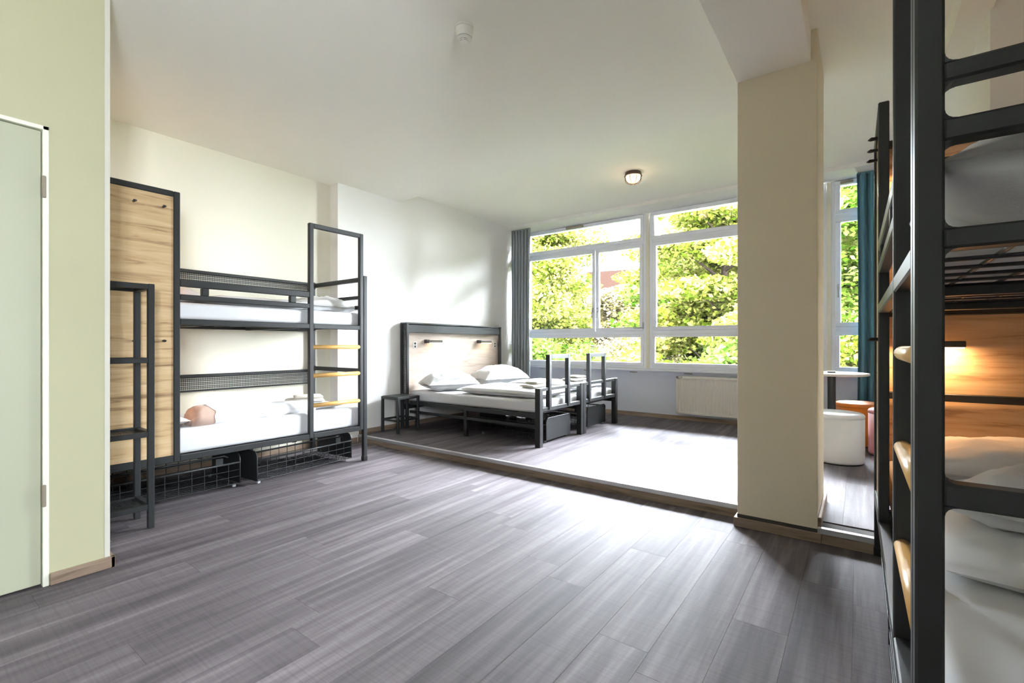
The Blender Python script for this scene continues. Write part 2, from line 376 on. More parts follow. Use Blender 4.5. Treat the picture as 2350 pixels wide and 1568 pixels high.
# floors with planks
PW, PL = .195, 1.32
floor = struct(box('floor', (XL1-.2, XR+.2, YB-.2, YSTEP, -.12, -.006), M_SUB), 'grey-brown wood-look plank floor')
floor2 = struct(boxes('floor_raised', [(XL2, PX0, YSTEP, YW, -.12, ZF-.006), (PX0, XR2, 3.11, YW, -.12, ZF-.006)], M_SUB), 'raised grey-brown plank floor in front of the windows')
plank_cache = {}
def planks(parent, x0, x1, y0, y1, z, skip=None, seed=1):
    rnd = random.Random(seed); i = 0
    x = x0
    while x < x1 - .02:
        xb = min(x + PW, x1); y = y0 - ((i*.43 + (i % 3)*.17) % 1.0)*PL
        while y < y1:
            a, b = max(y, y0), min(y+PL, y1)
            if b-a > .02 and not (skip and skip(x, xb, a, b)):
                key = (round(xb-x, 3), round(b-a, 3))
                if key not in plank_cache:
                    L, W = b-a-.0004, xb-x-.0004
                    bm = bmesh.new(); bmesh.ops.create_cube(bm, size=1)
                    for v in bm.verts: v.co = Vector((v.co.x*W, v.co.y*L, v.co.z*.006))
                    bmesh.ops.bevel(bm, geom=[e for e in bm.edges if e.verts[0].co.z > 0 and e.verts[1].co.z > 0], offset=.0005, segments=1, affect='EDGES')
                    me = bpy.data.meshes.new('plank'); bm.to_mesh(me); bm.free(); me.materials.append(M_PLANK); plank_cache[key] = me
                o = bpy.data.objects.new('plank', plank_cache[key]); link(o, parent); o.location = ((x+xb)/2, (a+b)/2, z-.003)
            y += PL
        x = xb; i += 1
def hid(x, xb, a, b): return (x < -3.12 and b < .45) or (xb > 1.25)
planks(floor, -4.70, 1.25, YB, YSTEP, 0, hid, 3)
planks(floor2, XL2, XR2, YSTEP, YW, ZF, None, 5)
# step nosing and riser
struct(boxes('trim_4', [(XL2, PX0-.0, YSTEP-.006, YSTEP+.03, ZF-.028, ZF+.004), (PX1, XR2, 3.105, 3.14, ZF-.028, ZF+.004)], M_ALU, bevel=.003), 'aluminium nosing along the step')
struct(boxes('trim_5', [(XL2, PX0, YSTEP-.003, YSTEP+.002, 0, ZF-.028), (PX1, XR2, 3.108, 3.112, 0, ZF-.028)], M_BASEB), 'brown riser board of the step')

# door
d = thing('door_1', 'pale green-white door with two hinges in the left wall', 'door'); d['kind'] = 'structure'
box('leaf', (-3.03, -2.988, DY0+.02, .452, .012, 2.07), M_DOOR, d, bevel=.003)
boxes('frame', [(-3.05, -2.972, .455, DY1, 0, DZ1), (-3.05, -2.972, DY0, DY0+.018, 0, DZ1), (-3.05, -2.972, DY0, DY1, 2.074, DZ1)], M_DOORF, d, bevel=.002)
for z0 in (1.765, .364):
    box('hinge', (-2.99, -2.966, .452, .466, z0, z0+.1), M_HINGE, d, bevel=.003)
hd = tube('handle', [(-2.988, -.33, 1.05), (-2.93, -.33, 1.05), (-2.93, -.22, 1.05)], .01, M_STEEL, d)

# windows ------------------------------------------------------------------
FY0, FY1 = 6.50, 6.57        # fixed frame
def sash(win, x0, x1, z0, z1, y0=6.475, t=.06, fr=.05, handle=None, nm='sash'):
    s = boxes(nm, [(x0, x1, y0, y0+t, z0, z0+fr), (x0, x1, y0, y0+t, z1-fr, z1), (x0, x0+fr, y0, y0+t, z0+fr, z1-fr), (x1-fr, x1, y0, y0+t, z0+fr, z1-fr)], M_PVC, win, bevel=.006)
    box('pane', (x0+fr-.006, x1-fr+.006, y0+t*.45, y0+t*.45+.006, z0+fr-.006, z1-fr+.006), M_GLASS, s)
    if handle:
        hx, hz = handle
        boxes('handle', [(hx-.012, hx+.012, y0-.012, y0, hz-.035, hz+.035), (hx-.008, hx+.008, y0-.04, y0-.012, hz-.008, hz+.008), (hx-.009, hx+.009, y0-.048, y0-.034, hz-.12, hz+.01)], M_STEEL, s, bevel=.003)
    return s
def window(n, x0, x1, mids, handles, label, tilt=0):
    w_ = thing('window_%d' % n, label, 'window'); w_['kind'] = 'structure'
    boxes('frame', [(x0, x0+.06, FY0, FY1, .762, 3.0), (x1-.06, x1, FY0, FY1, .762, 3.0), (x0+.06, x1-.06, FY0, FY1, .762, .80), (x0+.06, x1-.06, FY0, FY1, 1.24, 1.30),
                    (x0+.06, x1-.06, FY0, FY1, 2.53, 2.60), (x0+.06, x1-.06, FY0, FY1, 2.93, 3.0)], M_PVC, w_, bevel=.004)
    sash(w_, x0+.05, x1-.05, .80, 1.25, 6.48, .05, .045)
    for (a, b), h in zip(mids, handles): sash(w_, a, b, 1.30, 2.535, handle=h)
    top = sash(w_, x0+.05, x1-.05, 2.575, 2.95, 6.47, .06, .05)
    if tilt:          # hopper sash standing ajar, hinged along its bottom edge
        th = R(tilt); py, pz = 6.50, 2.58
        top.rotation_euler = (th, 0, 0); top.location = (0, py - (py*math.cos(th) - pz*math.sin(th)), pz - (py*math.sin(th) + pz*math.cos(th)))
    boxes('opener', [(x0+.85, x0+1.15, 6.44, 6.475, 2.905, 2.935)] if x1-x0 > 1 else [(x0+.1, x0+.22, 6.44, 6.475, 2.905, 2.935)], M_HINGE, w_, bevel=.006)
    return w_
w1_ = window(1, -4.555, -2.41, [(-4.50, -3.215), (-3.205, -2.47)], [(-3.245, 1.62), (-3.17, 1.62)], 'white window with two sashes beside the grey curtain')
boxes('latch', [(-2.47, -2.45, 6.455, 6.475, 1.325, 1.415), (-2.60, -2.45, 6.455, 6.472, 1.33, 1.345)], M_STEEL, w1_, bevel=.003)
window(2, -2.395, -.285, [(-2.33, -1.075), (-1.065, -.345)], [None, (-.37, 1.62)], 'white window left of the pillar with its top sash ajar', 7)
window(3, -.27, XR2, [(-.215, .45)], [(-.185, 1.75)], 'white window right of the pillar beside the teal curtain')
w_ = thing('window_4', 'unseen white window added behind the viewer to fill in light', 'window'); w_['kind'] = 'structure'
bs_ = boxes('frame', [(1.33, 1.39, BW0, BW1, BZ0, BZ0+.06), (1.33, 1.39, BW0, BW1, BZ1-.06, BZ1), (1.33, 1.39, BW0, BW0+.06, BZ0, BZ1), (1.33, 1.39, BW1-.06, BW1, BZ0, BZ1), (1.33, 1.39, (BW0+BW1)/2-.04, (BW0+BW1)/2+.04, BZ0, BZ1)], M_PVC, w_, bevel=.004)
for a_, b_ in ((BW0+.055, (BW0+BW1)/2-.035), ((BW0+BW1)/2+.035, BW1-.055)): box('pane', (1.357, 1.363, a_, b_, BZ0+.055, BZ1-.055), M_GLASS, bs_)
struct(boxes('trim_6', [(-2.425, -2.38, 6.485, FY1, .762, 3.0), (-.30, -.255, 6.485, FY1, .762, 3.0)], M_REVEAL, bevel=.003), 'cover strips between the windows')
struct(box('trim_7', (XL2, XR2, 6.575, YW+.25, .70, .76), M_PVC), 'outer sill')

# curtains
def curtain(label, x0, x1, y, z0, z1, mat, waves, amp, seed):
    root = thing('curtain', label, 'curtain', (0, 0, 0))
    nx, nz_ = waves*10, 24; vs, fs = [], []
    for j in range(nz_+1):
        f = j/nz_; z = z0 + (z1-z0)*f
        for i in range(nx+1):
            s = i/nx; ph = s*waves*2*math.pi + .9*nz3(s*3+seed, f*1.2, 1)
            a = amp*(.75 + .5*(1-f)) * (1 + .4*nz3(s*7+seed, f*2, 0))
            pinch = 1 - .06*math.sin(f*math.pi)
            x = (x0+x1)/2 + (s-.5)*(x1-x0)*pinch
            vs.append((x, y + a*math.sin(ph) + .006*nz3(s*20, f*6, seed), z))
    for j in range(nz_):
        for i in range(nx): k = j*(nx+1)+i; fs.append((k, k+1, k+nx+2, k+nx+1))
    o = mesh_obj('drape', vs, fs, mat, root, True)
    m = o.modifiers.new('thick', 'SOLIDIFY'); m.thickness = .004
    box('heading_tape', (x0+.005, x1-.005, y-.008, y+.008, z1-.015, z1+.006), mat, root, bevel=.003)
    return root
curtain('dark grey floor-length curtain bunched beside the double bed', -4.535, -4.165, 6.135, .12, 2.935, M_CURT_G, 6, .035, 2)
curtain('teal curtain bunched beside the right-hand window', -.02, .42, 6.30, .12, 2.945, M_CURT_T, 6, .04, 8)

# radiator
r = thing('radiator', 'white ribbed panel radiator under the window sill', 'radiator', (0, 0, 0))
xs0, xs1, rz0, rz1 = -1.975, -.90, .175, .68
nr = 32; vs, fs = [], []
for i in range(nr*4+1):
    x = xs0+.03 + (xs1-xs0-.06)*i/(nr*4); dd = (0, .007, .007, 0)[i % 4]
    for z in (rz0+.03, rz0+.05, rz1-.05, rz1-.03): vs.append((x, 6.385 + (dd if rz0+.04 < z < rz1-.04 else 0), z))
for i in range(nr*4):
    for j in range(3): k = i*4+j; fs.append((k, k+1, k+5, k+4))
mesh_obj('front_panel', vs, fs, M_RAD, r)
boxes('casing', [(xs0, xs0+.03, 6.385, 6.47, rz0, rz1), (xs1-.03, xs1, 6.385, 6.47, rz0, rz1), (xs0, xs1, 6.385, 6.47, rz1-.03, rz1), (xs0, xs1, 6.385, 6.47, rz0, rz0+.03), (xs0+.03, xs1-.03, 6.42, 6.47, rz0+.03, rz1-.03)], M_RAD, r, bevel=.003)
tube('bleed_valve', [(xs0+.075, 6.388, rz1-.015), (xs0+.075, 6.375, rz1-.015)], .01, M_STEEL, r)
for xb_ in (xs0+.2, xs1-.23): box('bracket', (xb_, xb_+.03, 6.47, 6.508, .3, .6), M_RAD, r)

# ------------------------------------------------------------------ bunk beds
T = .038
def fillets(z_list, u0, u1, v0, v1):
    """small concave gussets where an end rail meets its two posts; z_list holds (z, +1 above / -1 below)"""
    vs, fs = [], []; rr = .016; n = 4
    for (z, s) in z_list:
        for (u, d_) in ((u0, 1), (u1, -1)):
            prof = [(u, z)] + [(u + d_*rr*(1-math.sin(a)), z + s*rr*(1-math.cos(a))) for a in [math.pi/2*k/n for k in range(n+1)]]
            k0 = len(vs)
            for v in (v0, v1):
                for (x, zz) in prof: vs.append((x, v, zz))
            m_ = len(prof)
            fs.append(tuple(range(k0, k0+m_))); fs.append(tuple(range(k0+m_, k0+2*m_))[::-1])
            for q in range(m_): fs.append((k0+q, k0+(q+1) % m_, k0+m_+(q+1) % m_, k0+m_+q))
    return vs, fs
def make_bunk(label):
    b = thing('bunk_bed', label, 'bunk bed', group='dark metal bunk beds')
    F_, K_ = .46, -.46; P_, L_ = -1.0425, 1.0425        # front, back; panel end, ladder end
    bv = .004
    # posts
    for u0 in (F_-T, K_):
        p = box('post', (u0, u0+T, L_-T, L_, .012, 1.75), M_METAL, b, bevel=bv)
        box('foot', (u0-.003, u0+T+.003, L_-T-.003, L_+.003, 0, .045), M_BLACK, p, bevel=.003)
    for u0 in (F_-T, K_):
        p = box('post', (u0, u0+T, P_, P_+T, .012, .30), M_METAL, b, bevel=bv)
        box('foot', (u0-.003, u0+T+.003, P_-.003, P_+T+.003, 0, .045), M_BLACK, p, bevel=.003)
    # hook panel in front of the pillow end
    q0, q1, zt, zb = P_, -.4885, 2.147, .295
    hp = boxes('hook_panel_frame', [(F_-T, F_, q0, q0+T, zb, zt), (F_-T, F_, q1-T, q1, zb, zt), (F_-T, F_, q0+T, q1-T, zt-T, zt), (F_-T, F_, q0+T, q1-T, zb, zb+.05)], M_METAL, b, bevel=bv)
    box('wood_panel', (F_-.028, F_-.010, q0+T, q1-T, zb+.05, zt-T), M_OAK, hp)
    for v in (-.7465, -.586, -.90):
        for z in (2.026, 1.124):
            tube('hook', [(F_-.012, v, z), (F_+.024, v, z), (F_+.026, v, z+.003)], [.007, .008, .011], M_BLACK, hp, 10)
    # head panel
    hd_ = boxes('head_panel_frame', [(K_, K_+T, P_, P_+T, .295, zt), (K_+T, F_-T, P_, P_+T, zt-T, zt), (K_+T, F_-T, P_, P_+T, .295, .335)], M_METAL, b, bevel=bv)
    box('wood_panel', (K_+T, F_-T, P_+.006, P_+.024, .335, zt-T), M_OAKH, hd_)
    for zl in (1.075, 1.955):
        la = boxes('reading_lamp', [(.12, .36, P_+.075, P_+.10, zl+.012, zl+.042), (.315, .345, P_+.024, P_+.09, zl+.012, zl+.04)], M_LAMPM, b, bevel=.003)
        box('diffuser', (.125, .355, P_+.078, P_+.097, zl+.006, zl+.012), M_WARM, la)
        ld = bpy.data.lights.new('reading_light', 'AREA'); ld.shape = 'RECTANGLE'; ld.size = .22; ld.size_y = .02; ld.energy = 1.1; ld.color = (1, .58, .28)
        lo = bpy.data.objects.new('reading_light', ld); link(lo, b); lo.location = (.24, P_+.087, zl-.002); lo.rotation_euler = (R(-18), 0, 0)
    # ladder with wooden rungs
    l0, l1 = 2.203-1.7425, L_-T-.004
    la = boxes('ladder', [(F_-T, F_, l0, l0+T, .30, 2.14), (F_-T, F_, l1-T, l1, .30, 2.14), (F_-T, F_, l0+T, l1-T, 2.14-T, 2.14)], M_METAL, b, bevel=bv)
    for z in (1.078, .832, .575):
        tube('rung', [(F_-T/2, l0+T-.004, z), (F_-T/2, l1-T+.004, z)], .0185, M_RUNG, la, 16)
    # upper guard rail
    boxes('guard_rail', [(F_-T, F_, q1, l0, 1.502, 1.55), (F_-T, F_, q1, l0, 1.410, 1.448), (F_-T, F_, 1.388-1.7425, 1.433-1.7425, 1.448, 1.502), (F_-T, F_, 2.035-1.7425, 2.085-1.7425, 1.448, 1.502)], M_METAL, b, bevel=bv)
    # side rails
    for z0, z1 in ((1.237, 1.278), (.295, .335)):
        for v0, v1 in ((q1, l0), (l0+T, l1-T)): box('side_rail', (F_-T, F_, v0, v1, z0, z1), M_METAL, b, bevel=bv)
        box('side_rail', (K_, K_+T, P_+T, L_-T, z0, z1), M_METAL, b, bevel=bv)
    # end rails at the ladder end
    for z0, z1 in ((1.70, 1.74), (1.534, 1.566), (1.436, 1.472), (1.258, 1.292), (.832, .871), (.295, .335)):
        box('end_rail', (K_+T-.002, F_-T+.002, L_-T, L_, z0, z1), M_METAL, b, bevel=bv)
    zl = []
    for z0, z1 in ((1.70, 1.74), (1.534, 1.566), (1.436, 1.472), (1.258, 1.292), (.832, .871)): zl += [(z0, -1), (z1, 1)]
    vs, fs = fillets(zl, K_+T, F_-T, L_-T+.003, L_-.003)
    mesh_obj('gusset', vs, fs, M_METAL, b)['kind'] = 'stuff'
    for z0, z1 in ((1.24, 1.278), (.825, .862)):
        box('end_rail', (K_+T, F_-T, P_+T, P_+T+.03, z0, z1), M_METAL, b, bevel=bv)
    # perforated rails along the wall
    for z0, z1 in ((1.62, 1.75), (.69, .84)):
        mr = boxes('back_rail', [(K_, K_+.03, P_+T, L_-T, z1-.028, z1), (K_, K_+.03, P_+T, L_-T, z0, z0+.012)], M_METAL, b, bevel=.003)
        perforated('perforated_sheet', 1, P_+T, L_-T, z0+.012, z1-.028, K_+.015, M_METAL, mr, .014, .70)
    # bed bases: dark wire grid in a frame
    for z in (1.262, .312):
        sg = []
        n1 = 15
        for i in range(n1+1):
            v = P_+T + (L_-P_-2*T)*i/n1; sg.append(((K_+T, v, z), (F_-T, v, z)))
        for i in range(1, 9):
            u = K_+T + (F_-K_-2*T)*i/9; sg.append(((u, P_+T, z+.005), (u, L_-T, z+.005)))
        wires('bed_base', sg, .0045, M_WIRE, b)['kind'] = 'stuff'
        for v in (-.35, .35): box('base_support', (K_+T, F_-T, v-.018, v+.018, z-.03, z-.004), M_METAL, b, bevel=.003)
    # mattresses
    for z0, z1 in ((1.279, 1.398), (.334, .512)):
        m_ = box('mattress', (K_+.045, .412, P_+.045, L_-.045, z0, z1), M_SHEET, b, bevel=.028, seg=4, smooth=True)
    return b
M_OAKH = wood('light_oak_head_board', (.26, .15, .075), (.52, .35, .20), (.64, .46, .29), (2.2, 3, 26))
bunk1 = make_bunk('dark metal bunk bed in the alcove with hook panel and wooden ladder rungs')
bunk1.location = (-4.22, 1.7425, 0)
bunk2 = copy_tree(bunk1)
bunk2['label'] = 'dark metal bunk bed cut off by the right edge with glowing reading lamps'
for c_ in kids(bunk2):          # the upper mattress stops short of the rails there, a big pillow fills its end
    if c_.name.startswith('mattress') and max(v.co.z for v in c_.data.vertices) > 1:
        c_.data = c_.data.copy()
        for v in c_.data.vertices:
            if v.co.y > .5: v.co.y -= .20
bunk2.location = (.53, 2.0915, 0); bunk2.rotation_euler = (0, 0, math.pi + .006)

# bedding in the alcove bunk ---------------------------------------------------
def place(o, loc, rz=0, rx=0, ry=0):
    o.location = loc; o.rotation_euler = (rx, ry, rz); return o
GP, GD, GT = 'white pillows on the beds', 'white duvets on the beds', 'folded towels on the beds'
def rolled_duvet(label, loc, L, r0, r1, rz, group=GD):
    root = thing('duvet', label, 'duvet', loc, rz, group)
    n, m_ = 40, 56
    def surf(s, a, grow=1.0):
        rr = (r0 + (r1-r0)*s)*grow
        if s > .9: rr *= math.sqrt(max(.02, 1-((s-.9)/.1)**2))
        if s < .06: rr *= .62 + .38*math.sqrt(max(0, 1-((.06-s)/.06)**2))
        wr = max(0, 1-s/.2)
        q = .010*nz3(s*9, math.cos(a)*1.5, math.sin(a)*1.5+3) + .005*nz3(s*26, math.cos(a)*3, math.sin(a)*3) + .012*wr*nz3(s*8, math.cos(a)*5, math.sin(a)*5)
        x = math.cos(a)*rr*1.35; z = max(math.sin(a)*rr, -rr*.72)
        return (x*(1+q*5), L*(s-.5), z + q + rr*.72)
    def sheet(name, mat, s0f, s1, grow, k_):
        vs, fs = [], []
        for i in range(k_+1):
            for k in range(n):
                a = 2*math.pi*k/n; s0 = s0f(a); vs.append(surf(s0 + (s1-s0)*i/k_, a, grow))
        for i in range(k_):
            for k in range(n): fs.append((i*n+k, i*n+(k+1) % n, (i+1)*n+(k+1) % n, (i+1)*n+k))
        return vs, fs
    vs, fs = sheet('cover', M_DUVET, lambda a: .13 + .03*nz3(math.cos(a)*1.7, math.sin(a)*1.7, 7), 1, 1.03, m_)
    fs.append(tuple(m_*n+k for k in range(n))); mesh_obj('cover', vs, fs, M_DUVET, root, True)
    vs, fs = sheet('beige_end', M_BEIGE, lambda a: 0, .24, 1.0, 30)
    # rolled end face with spiral folds
    rings = 9; base = len(vs)
    for j in range(1, rings+1):
        f = 1-j/rings
        for k in range(n):
            a = 2*math.pi*k/n; x, y, z = surf(0, a); cz = r0*.66
            fold = .010*math.sin(2*math.pi*(3*f) + a)
            vs.append((x*f, y - .012*(1-f) + fold*min(1, 4*f*(1-f)+.2), cz + (z-cz)*f))
    for j in range(rings):
        o0 = 0 if j == 0 else base + (j-1)*n; o1 = base + j*n
        for k in range(n): fs.append((o0+k, o1+k, o1+(k+1) % n, o0+(k+1) % n))
    mesh_obj('beige_end', vs, fs, M_BEIGE, root, True)['label'] = 'beige cloth at the rolled end'
    return root
rolled_duvet('white duvet rolled lengthwise with a beige end on the lower alcove bunk', (-3.93, 1.86, .510), 1.02, .082, .050, R(3))
place(tag(pillow('pillow', .62, .40, .13, M_DUVET, None, 1), 'white pillow at the panel end of the lower alcove bunk', 'pillow', GP), (-4.10, 1.10, .511), R(8))
place(tag(pillow('pillow', .66, .42, .16, M_DUVET, None, 4), 'white pillow at the panel end of the upper alcove bunk', 'pillow', GP), (-4.15, 1.17, 1.397), R(80))
place(tag(slab('duvet', .80, .66, .085, M_DUVET, None, 5, 5, .012), 'white duvet folded flat on the upper alcove bunk', 'duvet', GD), (-4.17, 1.88, 1.397), R(90))
place(tag(pillow('duvet', .66, .48, .15, M_DUVET, None, 6, wr=.02), 'white duvet end heaped at the ladder end of the upper alcove bunk', 'duvet', GD), (-4.13, 2.52, 1.397), R(90))
place(tag(slab('duvet', .62, .60, .05, M_DUVET, None, 9, 5, .008), 'white folded sheet at the ladder end of the lower alcove bunk', 'sheet', GD), (-4.22, 2.33, .511), R(0))
def towel_stack(loc, rz, l1, l2, s=1.0):
    for i, (L, W, H, dx, l_) in enumerate(((.34, .24, .035, 0, l1), (.25, .19, .032, .03, l2))):
        t = slab('towel', L*s, W*s, H, M_TOWEL, None, 3+i, 8, .003, 24, 16); tag(t, l_, 'towel', GT)
        place(t, (loc[0]+dx*math.cos(rz), loc[1]+dx*math.sin(rz), loc[2] + i*.034), rz + i*.06)
towel_stack((-4.22, 2.42, .558), R(62), 'larger folded cream towel on the lower alcove bunk', 'smaller folded cream towel on top of the towel in the alcove')

# bedding in the near right bunk
place(tag(slab('duvet', .70, 1.10, .07, M_DUVET, None, 13, 6, .014), 'white duvet spread on the lower near bunk', 'duvet', GD), (.575, 2.06, .511), R(-8) )
place(tag(pillow('pillow', .72, .62, .17, M_DUVET, None, 14, wr=.028), 'white wrinkled pillow on the duvet of the lower near bunk', 'pillow', GP), (.60, 1.95, .580), R(-30))
place(tag(pillow('pillow', .74, .46, .20, M_DUVET, None, 15), 'white pillow against the wooden head board of the lower near bunk', 'pillow', GP), (.55, 2.77, .511), R(0))
place(tag(slab('pillow', .88, .66, .26, M_DUVET, None, 17, 2.2, .03), 'white bulging pillow behind the end rails of the upper near bunk', 'pillow', GP), (.545, 1.42, 1.282), R(1))
place(tag(slab('duvet', .76, .80, .16, M_DUVET, None, 19, 5, .02), 'white duvet folded behind the pillow of the upper near bunk', 'duvet', GD), (.56, 2.14, 1.397), R(3))

# ------------------------------------------------------------------ storage baskets
def make_basket(label):
    b = thing('storage_basket', label, 'basket', group='wire storage baskets under the beds')
    L, W, H = .90, .50, .255; z0 = .028
    # local: length along Y, open front at +X
    for s in (-1, 1):
        y = s*L/2; vs, fs = [], []; pr = []
        rr = .05
        pr = [(-W/2, z0), (W/2, z0), (W/2, H-rr)] + [(W/2-rr+rr*math.cos(a), H-rr+rr*math.sin(a)) for a in [math.pi/2*k/5 for k in range(1, 6)]] + [(-W/2+rr-rr*math.sin(a), H-rr+rr*math.cos(a)) for a in [math.pi/2*k/5 for k in range(6)]]
        n = len(pr)
        for yy in (y-.003, y+.003): vs += [(x, yy, z) for x, z in pr]
        fs = [tuple(range(n)), tuple(range(n, 2*n))[::-1]] + [(k, (k+1) % n, n+(k+1) % n, n+k) for k in range(n)]
        e = mesh_obj('end_plate', vs, fs, M_METAL, b)
        bm = bmesh.new(); add_tube(bm, [(x, y, z) for x, z in pr[1:]] , .007, 6); bm_obj('rim', bm, M_METAL, e, True)
    hf = .19
    sg = []
    ny = 11
    for i in range(ny+1):
        y = -L/2 + L*i/ny; sg.append(((W/2, y, z0), (W/2, y, hf)))
    for z in (z0+.002, .085, .135): sg.append(((W/2+.003, -L/2, z), (W/2+.003, L/2, z)))
    wires('front_grid', sg, .0028, M_METAL, b)
    tube('front_rail', [(W/2, -L/2, hf), (W/2, L/2, hf)], .0075, M_METAL, b, 8)
    sg = []
    for i in range(ny+1):
        y = -L/2 + L*i/ny; sg.append(((-W/2, y, z0), (-W/2, y, H-.02)))
    for z in (z0+.002, .085, .135, .19): sg.append(((-W/2-.003, -L/2, z), (-W/2-.003, L/2, z)))
    wires('back_grid', sg, .0028, M_METAL, b)
    tube('back_rail', [(-W/2, -L/2, H-.02), (-W/2, L/2, H-.02)], .0075, M_METAL, b, 8)
    sg = [((-W/2, -L/2+L*i/22, z0), (W/2, -L/2+L*i/22, z0)) for i in range(23)] + [((-W/2+W*i/12, -L/2, z0+.004), (-W/2+W*i/12, L/2, z0+.004)) for i in range(13)]
    wires('bottom_grid', sg, .0026, M_METAL, b)
    tube('pull_bar', [(W/2-.06, -L/2+.004, H-.012), (W/2-.06, L/2-.09, H-.012), (W/2-.06, L/2-.06, H-.03)], .007, M_METAL, b, 8)
    box('label_plate', (W/2-.002, W/2+.002, .28, .33, hf+.004, H-.012), M_METAL, b)
    for sx in (-1, 1):
        for sy in (-1, 1):
            c = boxes('castor', [(sx*(W/2-.03)-.008, sx*(W/2-.03)+.008, sy*(L/2-.03)-.013, sy*(L/2-.03)+.013, .0, .027)], M_STEEL, b, bevel=.004)
    return b
bk = make_basket('wire basket pulled slightly out below the ladder of the alcove bunk'); bk.location = (-4.085, 2.215, 0); bk.rotation_euler = (0, 0, R(4.5))
def basket(label, loc, rz):
    o = copy_tree(bk); o['label'] = label; o.location = loc; o.rotation_euler = (0, 0, rz); return o
basket('wire basket below the hook panel of the alcove bunk', (-4.11, 1.235, 0), 0)
basket('storage basket with dark end plate under the near half of the double bed', (-3.05, 4.37, ZF), R(-90))
basket('storage basket with dark end plate under the window half of the double bed', (-3.09, 5.36, ZF), R(-90))
basket('wire basket under the ladder end of the near right bunk', (.34, 1.70, 0), R(180))
basket('wire basket under the far end of the near right bunk', (.345, 2.63, 0), R(180))

# ------------------------------------------------------------------ shelf tower beside the alcove bunk
t = thing('shelf_tower', 'narrow black metal shelf tower standing before the hook panel', 'shelf', (0, 0, 0))
ex0, ex1, ey0, ey1, tt = -3.69, -3.41, .58, 1.005, .032
for x in (ex0, ex1-tt):
    for y in (ey0, ey1-tt): box('post', (x, x+tt, y, y+tt, 0, 1.464), M_METAL, t, bevel=.003)
for z in (1.464-.032, .99, .548, .115):
    s_ = boxes('shelf', [(ex0+tt, ex1-tt, ey0, ey0+tt, z, z+.03), (ex0+tt, ex1-tt, ey1-tt, ey1, z, z+.03), (ex0, ex0+tt, ey0+tt, ey1-tt, z, z+.03), (ex1-tt, ex1, ey0+tt, ey1-tt, z, z+.03)], M_METAL, t, bevel=.002)
    if z < .9: perforated('perforated_sheet', 0, ex0+tt, ex1-tt, ey0+tt, ey1-tt, z+.018, M_METAL, s_, .014, .6, 1)

# ------------------------------------------------------------------ small stool / bedside table
t = thing('bedside_table', 'small dark metal bedside stool next to the double bed', 'table', (0, 0, ZF))
sx0, sx1, sy0, sy1, tt = -4.515, -4.215, 3.535, 3.865, .028
for x in (sx0, sx1-tt):
    for y in (sy0, sy1-tt): box('leg', (x, x+tt, y, y+tt, 0, .415), M_METAL, t, bevel=.003)
tp = boxes('top', [(sx0+tt, sx1-tt, sy0, sy0+tt, .387, .415), (sx0+tt, sx1-tt, sy1-tt, sy1, .387, .415), (sx0, sx0+tt, sy0+tt, sy1-tt, .387, .415), (sx1-tt, sx1, sy0+tt, sy1-tt, .387, .415), (sx0+.01, sx1-.01, sy0+.01, sy1-.01, .413, .420)], M_METAL, t, bevel=.002)
for q_ in ((sx0+tt, sx1-tt, sy0+.005, sy0+tt-.005), (sx0+tt, sx1-tt, sy1-tt+.005, sy1-.005), (sx0+.005, sx0+tt-.005, sy0+tt, sy1-tt), (sx1-tt+.005, sx1-.005, sy0+tt, sy1-tt)): box('stretcher', (*q_, .135, .155), M_METAL, t)

# ------------------------------------------------------------------ double bed on the raised floor
t = thing('double_bed', 'dark metal double bed with lit wooden headboard by the window', 'bed', (0, 0, 0))
HX0, HX1, HY0, HY1, HZ = -4.556, -4.43, 3.855, 5.735, 1.372
hb = boxes('headboard', [(HX0, HX1, HY0, HY1, HZ-.018, HZ), (HX1-.03, HX1, HY0, HY0+.035, ZF, HZ-.018), (HX1-.03, HX1, HY1-.035, HY1, ZF, HZ-.018), (HX0, HX0+.03, HY0, HY0+.03, ZF, HZ-.018), (HX0, HX0+.03, HY1-.03, HY1, ZF, HZ-.018),
    (HX1-.035, HX1-.005, HY0+.035, HY1-.035, HZ-.125, HZ-.026), (HX0, HX0+.03, HY0+.03, HY1-.03, .3, .36)], M_METAL, t, bevel=.003)
box('wood_panel', (HX1-.075, HX1-.055, HY0+.02, HY1-.02, .40, HZ-.10), M_OAKP, hb)
for y in (HY0+.006, HY1-.006): perforated('perforated_sheet', 0, HX0+.03, HX1-.03, ZF+.25, HZ-.02, y, M_METAL, hb, .013)
for (y0, ym, s) in ((4.205, 4.455, 1), (5.235, 5.485, 1)):
    la = boxes('reading_lamp', [(HX1-.02, HX1+.012, y0, ym, 1.125, 1.158), (HX1-.055, HX1-.0, y0-.02, y0+.03, 1.118, 1.165)], M_LAMPM, hb, bevel=.003)
    box('diffuser', (HX1-.016, HX1+.008, y0+.035, ym-.005, 1.1195, 1.125), M_WARM, la)
    ld = bpy.data.lights.new('reading_light', 'AREA'); ld.shape = 'RECTANGLE'; ld.size = .02; ld.size_y = .2; ld.energy = .10; ld.color = (1, .72, .40)
    lo = bpy.data.objects.new('reading_light', ld); link(lo, t); lo.location = (HX1-.004, (y0+ym)/2+.015, 1.116); lo.rotation_euler = (0, R(-20), 0)
for y in (4.03, 5.635):
    so = boxes('socket', [(HX1-.055, HX1-.048, y-.03, y+.03, 1.055, 1.135)], M_WHITEP, hb, bevel=.002)
    for z0 in (1.062, 1.10): box('socket_hole', (HX1-.049, HX1-.044, y-.016, y+.016, z0, z0+.028), M_BLACK, so, bevel=.002)
FX0, FX1, PT = -2.585, -2.525, .058
beds = ((3.888, 4.800, 4.067, 4.497), (4.806, 5.737, 4.949, 5.396))
